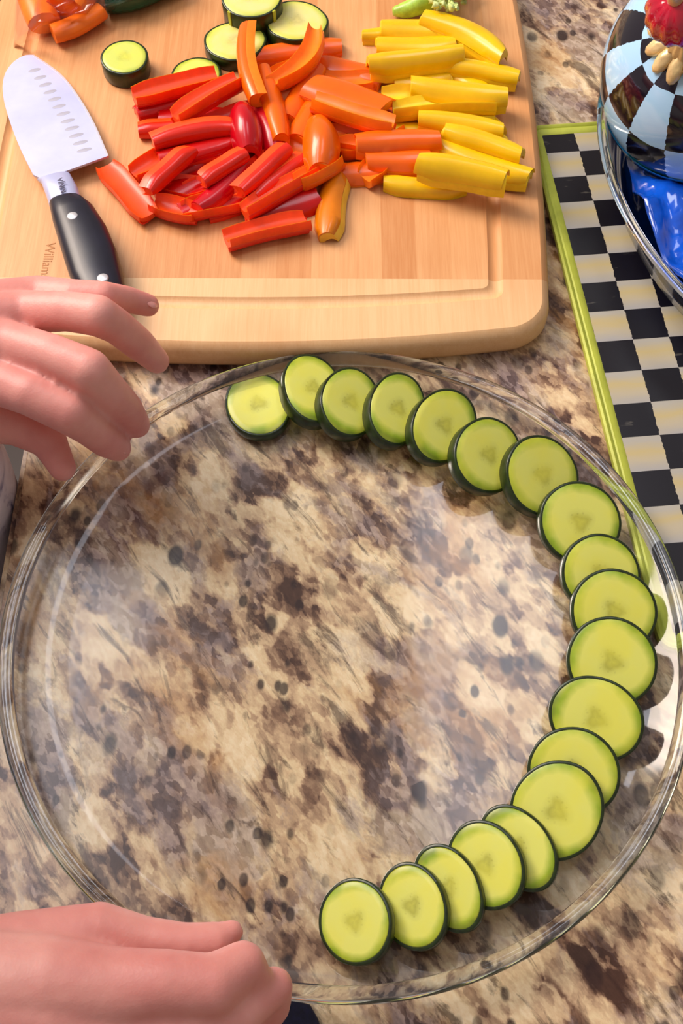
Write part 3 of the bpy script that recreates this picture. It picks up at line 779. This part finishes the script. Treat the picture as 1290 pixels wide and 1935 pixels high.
# ================================================================== GLASS BOWL, BLUE WRAP, POT
BC = Vector((.3706, .508, 0)); RB = .2165
bowl = empty('glass_bowl', (BC.x, BC.y, .0075), 'wide clear glass dish on the tray holding crumpled blue plastic', 'bowl')
b = bmesh.new(); lathe(b, [(0, .0015), (.185, .0015), (.194, .004), (.2005, .012), (.2065, .026), (.2125, .042), (.2130, .0440)], 160)
mesh_obj('bowl_body', b, M['thin'], bowl, sharp=80)
b = bmesh.new(); lathe(b, [(RB * .984, .0425), (RB * 1.0, .0430), (RB * 1.006, .0448), (RB * 1.0, .0465), (RB * .988, .0468), (RB * .978, .0455), (RB * .976, .0438)], 180, closed=True)
mesh_obj('rim', b, M['solid'], bowl, sharp=80)
# pot with checkered lid
PC = W(1347, 132, .080)
pot = empty('checkered_pot', (PC.x, PC.y, .0105), 'black and white checkered enamel pot with red knobbed lid', 'pot')
pc0 = pot.location.copy(); RL = .0655
def lathe_uv(prof, n=72):
    bm = bmesh.new(); uvl = bm.loops.layers.uv.new('UVMap'); rings = []
    for r, z, v in prof: rings.append([(Vector((r * math.cos(2 * PI * i / n), r * math.sin(2 * PI * i / n), z)), i / n, v) for i in range(n + 1)])
    vr = [[bm.verts.new(p_[0]) for p_ in ring[:-1]] for ring in rings]
    for j in range(len(rings) - 1):
        for i in range(n):
            f = bm.faces.new((vr[j][i], vr[j][(i + 1) % n], vr[j + 1][(i + 1) % n], vr[j + 1][i]))
            for l, (jj, ii) in zip(f.loops, ((j, i), (j, i + 1), (j + 1, i + 1), (j + 1, i))): l[uvl].uv = (rings[jj][ii][1], rings[jj][ii][2])
    return bm
b = lathe_uv([(.018, -.034, 0.0), (.036, -.033, .1), (.046, -.027, .5), (.055, -.016, .99), (.0605, -.006, 1.5), (.0615, .000, 1.99)])
tilt = Vector((0, 0, 1)).rotation_difference(Vector((-.47, -.47, .75)).normalized()).to_matrix().to_4x4()
LM = Matrix.Translation((0, 0, .0695)) @ tilt
bmesh.ops.transform(b, matrix=LM, verts=b.verts)
mesh_obj('pot_body', b, M['ench'], pot, sharp=80)
lat = [(RL, .0), (RL * .995, .006)]
b = lathe_uv([(RL * math.cos(a), RL * .92 * math.sin(a), 2 + (a / (PI / 2)) * 2.9) for a in [k * (PI / 2) * .97 / 20 for k in range(21)]])
bmesh.ops.transform(b, matrix=LM @ Matrix.Rotation(.15, 4, 'Z'), verts=b.verts); mesh_obj('lid', b, M['ench'], pot, sharp=80)
b = bmesh.new(); lathe(b, [(RL * .97, -.004), (RL * 1.012, -.0045), (RL * 1.02, -.002), (RL * 1.005, .0), (RL * .98, -.001)], 90, closed=True)
bmesh.ops.transform(b, matrix=LM, verts=b.verts); mesh_obj('lid_rim', b, M['dark'], pot, sharp=60)
b = bmesh.new(); lathe(b, [(RL * 1.000, .001), (RL * 1.014, .003), (RL * 1.006, .0056), (RL * .99, .003)], 90, closed=True)
bmesh.ops.transform(b, matrix=LM, verts=b.verts); mesh_obj('rim_reflection', b, M['cyan'], pot, sharp=60)  # added ring that carries the painted cyan reflection of the rim
# knob: gilded petal collar and crimson ridged ball
TP = LM @ Matrix.Translation((0, 0, RL * .92))
for k in range(14):
    a = 2 * PI * k / 14; b = bmesh.new(); rs = bmesh.ops.create_uvsphere(b, u_segments=12, v_segments=8, radius=1)
    for v in b.verts: v.co = Vector((v.co.x * .0092, v.co.y * .0046, v.co.z * .0034)); v.co.z += .0004 * math.sin(v.co.y * 2600)
    bmesh.ops.transform(b, matrix=TP @ Matrix.Rotation(a, 4, 'Z') @ Matrix.Translation((.0190, 0, -.0012)) @ Matrix.Rotation(.35, 4, 'Y'), verts=b.verts)
    mesh_obj('petal', b, M['gold'], pot, sharp=80)
b = bmesh.new(); lathe(b, [(.0165, -.001), (.0150, .004), (.0115, .008), (.0100, .012), (.0105, .024)], 60, lambda a: 1 + .05 * math.sin(20 * a))
bmesh.ops.transform(b, matrix=TP, verts=b.verts); mesh_obj('collar', b, M['gold'], pot, sharp=60)
b = bmesh.new(); kp = [(.0001, .0195)] + [(.0185 * math.sin(t_), .036 - .0160 * math.cos(t_)) for t_ in [PI * k / 16 for k in range(1, 15)]] + [(.004, .0515), (.0001, .0500)]
lathe(b, kp, 84, lambda a: 1 + .028 * math.sin(14 * a)); bmesh.ops.transform(b, matrix=TP, verts=b.verts); mesh_obj('knob', b, M['ruby'], pot, sharp=80)
b = bmesh.new(); lathe(b, [(.0001, .058), (.003, .057), (.0042, .053), (.0045, .049), (.0001, .049)], 20); bmesh.ops.transform(b, matrix=TP, verts=b.verts); mesh_obj('knob_tip', b, M['gold'], pot)
# crumpled blue plastic wrap around the pot inside the bowl
b = bmesh.new(); nu, nv = 260, 60; rows = []
pcen = Vector((pc0.x - BC.x + .016, pc0.y - BC.y + .016, 0))
for j in range(nv + 1):
    v = (j + .02) / nv; row = []
    for i in range(nu):
        a = 2 * PI * i / nu; p_ = Vector((math.cos(a), math.sin(a), 0)) * .1935 * v
        f1 = noise.noise(p_ * 22 + Vector((3, 1, 0))); f2 = abs(noise.noise(p_ * 34 + Vector((0, 7, 2)))); f3 = abs(noise.noise(p_ * 90))
        near = math.exp(-((p_ - pcen).length / .062) ** 4)
        p_.z = .030 + .014 * f1 + .020 * (f2 - .2) + .004 * f3 - .012 * near - .010 * max(0, v - .9) * 10 * .5
        p_.z = max(.0065, p_.z - near * max(0, p_.z - .022)); row.append(b.verts.new(p_))
    rows.append(row)
b.faces.new(rows[0])
for j in range(nv):
    for i in range(nu): b.faces.new((rows[j][i], rows[j][(i + 1) % nu], rows[j + 1][(i + 1) % nu], rows[j + 1][i]))
o = mesh_obj('plastic_wrap', b, M['blue'], sharp=70); o.location = (BC.x, BC.y, .0065)
md = o.modifiers.new('thickness', 'SOLIDIFY'); md.thickness = .0012
tag(o, 'crumpled glossy bright blue plastic between pot and glass bowl', 'plastic wrap')

# ================================================================== NAVY CLOTH at the bottom
b = bmesh.new(); NC = [(520, 1893), (560, 1893), (586, 1900), (600, 1925), (612, 1960), (590, 2060), (430, 2060), (440, 1940), (480, 1905)]
P_ = [W(x, y, .0) for x, y in NC]; cc = sum(P_, Vector()) / len(P_)
L0 = [b.verts.new((p_.x, p_.y, .0005)) for p_ in P_]; L1 = [b.verts.new((p_.x, p_.y, .0040)) for p_ in P_]; L2 = [b.verts.new((p_.x * .93 + cc.x * .07, p_.y * .93 + cc.y * .07, .0068)) for p_ in P_]
n = len(P_)
for a, c in ((L0, L1), (L1, L2)):
    for i in range(n): b.faces.new((a[i], a[(i + 1) % n], c[(i + 1) % n], c[i]))
b.faces.new(L2); b.faces.new(L0[::-1])
tag(mesh_obj('folded_cloth', b, M['navy'], sharp=80), 'small folded dark navy cloth beneath the lower hand', 'cloth')

# ================================================================== PERSON
person = empty('person', (-.40, .25, -.92), 'person at left reaching over the counter with both hands, in patterned light shirt', 'person')
po = person.location.copy()
def cone(bm, a, b_, ra, rb, n=18):
    a, b_ = Vector(a), Vector(b_); d = (b_ - a)
    if d.length < 1e-6: return
    q = Vector((0, 0, 1)).rotation_difference(d.normalized()).to_matrix()
    r = []
    for p_, rad in ((a, ra), (b_, rb)): r.append([bm.verts.new(p_ + q @ Vector((rad * math.cos(2 * PI * k / n), rad * math.sin(2 * PI * k / n), 0))) for k in range(n)])
    for k in range(n): bm.faces.new((r[0][k], r[0][(k + 1) % n], r[1][(k + 1) % n], r[1][k]))
    bm.faces.new(r[0][::-1]); bm.faces.new(r[1])
def ball(bm, p_, r, sc=None, q=None):
    rs = bmesh.ops.create_uvsphere(bm, u_segments=18, v_segments=12, radius=r)
    for v in rs['verts']:
        if sc: v.co = Vector((v.co.x * sc[0], v.co.y * sc[1], v.co.z * sc[2]))
        if q: v.co = q @ v.co
        v.co += Vector(p_)
def chain(bm, pts, rads):
    for i, (p_, r) in enumerate(zip(pts, rads)):
        ball(bm, p_, r)
        if i: cone(bm, pts[i - 1], p_, rads[i - 1], r)
def P(px, py, z): return W(px, py, z)
b = bmesh.new()
HANDS = {}
exec_fingers = []
# --- hand at the plate and board (back of the hand up): wrist, knuckles, fingers
wr = P(-200, 640, .085)
mcp = {'pinky': P(72, 556, .074), 'ring': P(48, 590, .082), 'middle': P(8, 648, .085), 'index': P(-30, 712, .080)}
chain(b, [wr, P(-100, 600, .082), mcp['pinky']], [.021, .017, .0098])
chain(b, [wr, P(-80, 620, .086), mcp['ring']], [.022, .017, .0112])
chain(b, [wr, P(-90, 660, .088), mcp['middle']], [.022, .0175, .0118])
chain(b, [wr, P(-110, 710, .084), mcp['index']], [.021, .017, .0118])
for a_, c_ in (('pinky', 'ring'), ('ring', 'middle'), ('middle', 'index')): cone(b, mcp[a_] - Vector((.010, 0, .003)), mcp[c_] - Vector((.010, 0, .003)), .0100, .0105)
chain(b, [mcp['pinky'], P(140, 560, .080), P(192, 562, .080), P(240, 566, .068), P(280, 577, .058)], [.0098, .0088, .0086, .0072, .0062])
chain(b, [mcp['ring'], P(125, 588, .090), P(184, 596, .092), P(220, 616, .080), P(262, 650, .060), P(296, 682, .042)], [.0112, .0100, .0104, .0092, .0088, .0070])
chain(b, [mcp['middle'], P(100, 672, .090), P(168, 700, .090), P(205, 740, .072), P(236, 772, .052), P(258, 802, .034)], [.0118, .0104, .0108, .0098, .0092, .0074])
chain(b, [mcp['index'], P(55, 745, .082), P(130, 780, .076), P(168, 806, .060), P(200, 832, .044), P(222, 846, .032)], [.0118, .0104, .0106, .0096, .0090, .0074])
thumb = [P(-150, 720, .070), P(-60, 780, .055), P(30, 800, .045), P(90, 830, .038), P(118, 884, .030)]
chain(b, thumb, [.019, .015, .0115, .0098, .0072])
# --- lower hand: thumb on top, fist of curled fingers
wr2 = P(-260, 1900, .066)
m2 = {'index': P(215, 1868, .066), 'middle': P(230, 1945, .058), 'ring': P(225, 2010, .048), 'pinky': P(205, 2070, .038)}
chain(b, [wr2, P(-60, 1868, .068), P(90, 1862, .068), m2['index']], [.024, .022, .0180, .0150])
chain(b, [wr2, P(-40, 1910, .066), P(90, 1925, .064), m2['middle']], [.024, .022, .0185, .0145])
chain(b, [wr2, P(-40, 1970, .058), P(90, 2000, .052), m2['ring']], [.023, .021, .017, .0130])
chain(b, [wr2, P(-40, 2030, .050), P(90, 2060, .042), m2['pinky']], [.021, .018, .015, .0110])
chain(b, [P(-120, 1850, .062), P(50, 1800, .056), P(186, 1757, .053)], [.020, .0160, .0108])                       # thumb base
chain(b, [P(186, 1757, .053), P(270, 1774, .050), P(345, 1785, .048), P(405, 1780, .046), P(437, 1761, .045)], [.0108, .0088, .0085, .0078, .0050])
chain(b, [m2['index'], P(310, 1858, .068), P(400, 1862, .066), P(458, 1824, .060), P(482, 1870, .046), P(470, 1920, .034), P(448, 1955, .026)], [.0150, .0122, .0114, .0092, .0084, .0078, .0068])
chain(b, [m2['middle'], P(360, 1935, .056), P(450, 1910, .052), P(518, 1864, .044), P(514, 1902, .030), P(485, 1945, .020)], [.0145, .0120, .0100, .0076, .0074, .0065])
chain(b, [m2['ring'], P(360, 2000, .048), P(455, 1980, .040), P(480, 2000, .026), P(450, 2030, .017)], [.0130, .0112, .0096, .0085, .0070])
chain(b, [m2['pinky'], P(330, 2065, .038), P(410, 2060, .032), P(430, 2075, .022), P(400, 2090, .015)], [.0110, .0092, .0082, .0072, .0062])
# --- forearms, upper arms and a core inside the shirt
el1, el2 = Vector((-.42, .46, .10)), Vector((-.42, -.03, .10))
chain(b, [wr, Vector((-.33, .425, .095)), el1], [.024, .034, .040]); chain(b, [wr2, Vector((-.30, .02, .10)), el2], [.026, .034, .040])
sh1, sh2 = Vector((-.50, .42, .38)), Vector((-.50, .12, .38))
chain(b, [el1, sh1], [.040, .050]); chain(b, [el2, sh2], [.040, .050])
chain(b, [sh1, Vector((-.49, .27, .40)), sh2], [.045, .06, .045]); chain(b, [Vector((-.49, .27, .40)), Vector((-.40, .27, .0))], [.06, .07])
chain(b, [Vector((-.50, .27, .40)), Vector((-.51, .27, .53))], [.05, .05])
ball(b, (-.515, .27, .62), .082, (1.05, .86, 1.25))
for s in (-1, 1): ball(b, (-.505, .27 + s * .071, .62), .014, (.7, .5, 1.4))
ball(b, (-.430, .27, .612), .012, (1.1, .8, 1.5))
me = bpy.data.meshes.new('body'); b.to_mesh(me); b.free()
tmp = bpy.data.objects.new('body_build', me); COL.objects.link(tmp)
rm = tmp.modifiers.new('r', 'REMESH'); rm.mode = 'VOXEL'; rm.voxel_size = .0015
sm = tmp.modifiers.new('s', 'SMOOTH'); sm.factor = .5; sm.iterations = 6
bpy.context.view_layer.update()
me2 = bpy.data.meshes.new_from_object(tmp.evaluated_get(bpy.context.evaluated_depsgraph_get()))
bpy.data.objects.remove(tmp)
me2.name = 'body'; me2.transform(Matrix.Translation(-po)); me2.materials.clear(); me2.materials.append(M['skin'])
for p_ in me2.polygons: p_.use_smooth = True
body = bpy.data.objects.new('body', me2); COL.objects.link(body); body.parent = person
def nail(c, direction, normal, w_=.0048, l_=.0058):
    b = bmesh.new(); d = Vector(direction).normalized(); nrm = Vector(normal); nrm = (nrm - d * nrm.dot(d)).normalized(); s = d.cross(nrm)
    bmesh.ops.create_uvsphere(b, u_segments=14, v_segments=10, radius=1)
    for v in b.verts: v.co = Vector(c) + d * v.co.x * l_ + s * v.co.y * w_ + nrm * (v.co.z * .0012 - .0006 * v.co.y ** 2 * 2) - po
    mesh_obj('fingernail', b, M['nail'], person, sharp=80)
nail(P(284, 571, .0625), P(280, 577, .058) - P(240, 566, .068), (0, .2, 1), .0040, .0044)
nail(P(262, 797, .0400), P(258, 802, .034) - P(236, 772, .052), (.6, .35, .8))
nail(P(229, 842, .0370), P(222, 846, .032) - P(200, 832, .044), (.6, .35, .8))
# shirt: torso and short sleeves as one open garment shell
b = bmesh.new()
ST = [(.43, .045, .060, -.495), (.415, .080, .100, -.495), (.38, .095, .120, -.49), (.30, .105, .122, -.47), (.18, .120, .112, -.42), (.09, .140, .105, -.340), (.05, .149, .102, -.3255), (.01, .149, .102, -.3265), (-.04, .149, .100, -.331), (-.10, .149, .100, -.334), (-.20, .150, .105, -.336)]
rings = []
for z, rx, ry, cx in ST:
    rings.append([b.verts.new(Vector((cx + rx * math.cos(a) * (1 + .012 * math.sin(9 * a + z * 20)), (.292 - (.022 if z > .15 else 0)) + ry * math.sin(a), z)) - po) for a in [2 * PI * k / 64 for k in range(64)]])
for a, c in zip(rings[:-1], rings[1:]):
    for k in range(64): b.faces.new((a[k], a[(k + 1) % 64], c[(k + 1) % 64], c[k]))
for sh, el in ((sh1, el1), (sh2, el2)):
    tube(b, [sh + (sh - el) * .05 - po, sh.lerp(el, .3) - po, sh.lerp(el, .62) - po], [.066, .062, .060], 24, cap=False)
o = mesh_obj('shirt', b, M['shirt'], person, sharp=90); md = o.modifiers.new('cloth', 'SOLIDIFY'); md.thickness = .0015
b = bmesh.new(); rings = []
tube(b, [Vector((-.345, .29, -.19)) - po, Vector((-.345, .29, -.30)) - po], [.120, .125], 40)
for s in (-1, 1): tube(b, [Vector((-.36, .28 + s * .075, -.26)) - po, Vector((-.37, .27 + s * .085, -.55)) - po, Vector((-.38, .27 + s * .085, -.90)) - po], [.085, .068, .055], 28)
mesh_obj('trousers', b, M['navy'], person, sharp=90)
b = bmesh.new(); rs = bmesh.ops.create_uvsphere(b, u_segments=32, v_segments=20, radius=1)
for v in b.verts:
    v.co = Vector((-.532, .27, .645)) + Vector((v.co.x * .088, v.co.y * .080, v.co.z * .094)) - po
    v.co += Vector((0, .0015 * math.sin(v.co.y * 700), 0))
mesh_obj('hair', b, plain('brown_hair', (62, 40, 28), .5, vary=.3, vscale=300), person, sharp=90)
for s in (-1, 1):
    b = bmesh.new(); tube(b, [Vector((-.40, .27 + s * .085, -.905)) - po, Vector((-.32, .27 + s * .09, -.905)) - po], [.035, .030], 16, flat=.4)
    mesh_obj('shoe', b, M['handle'], person, sharp=80)
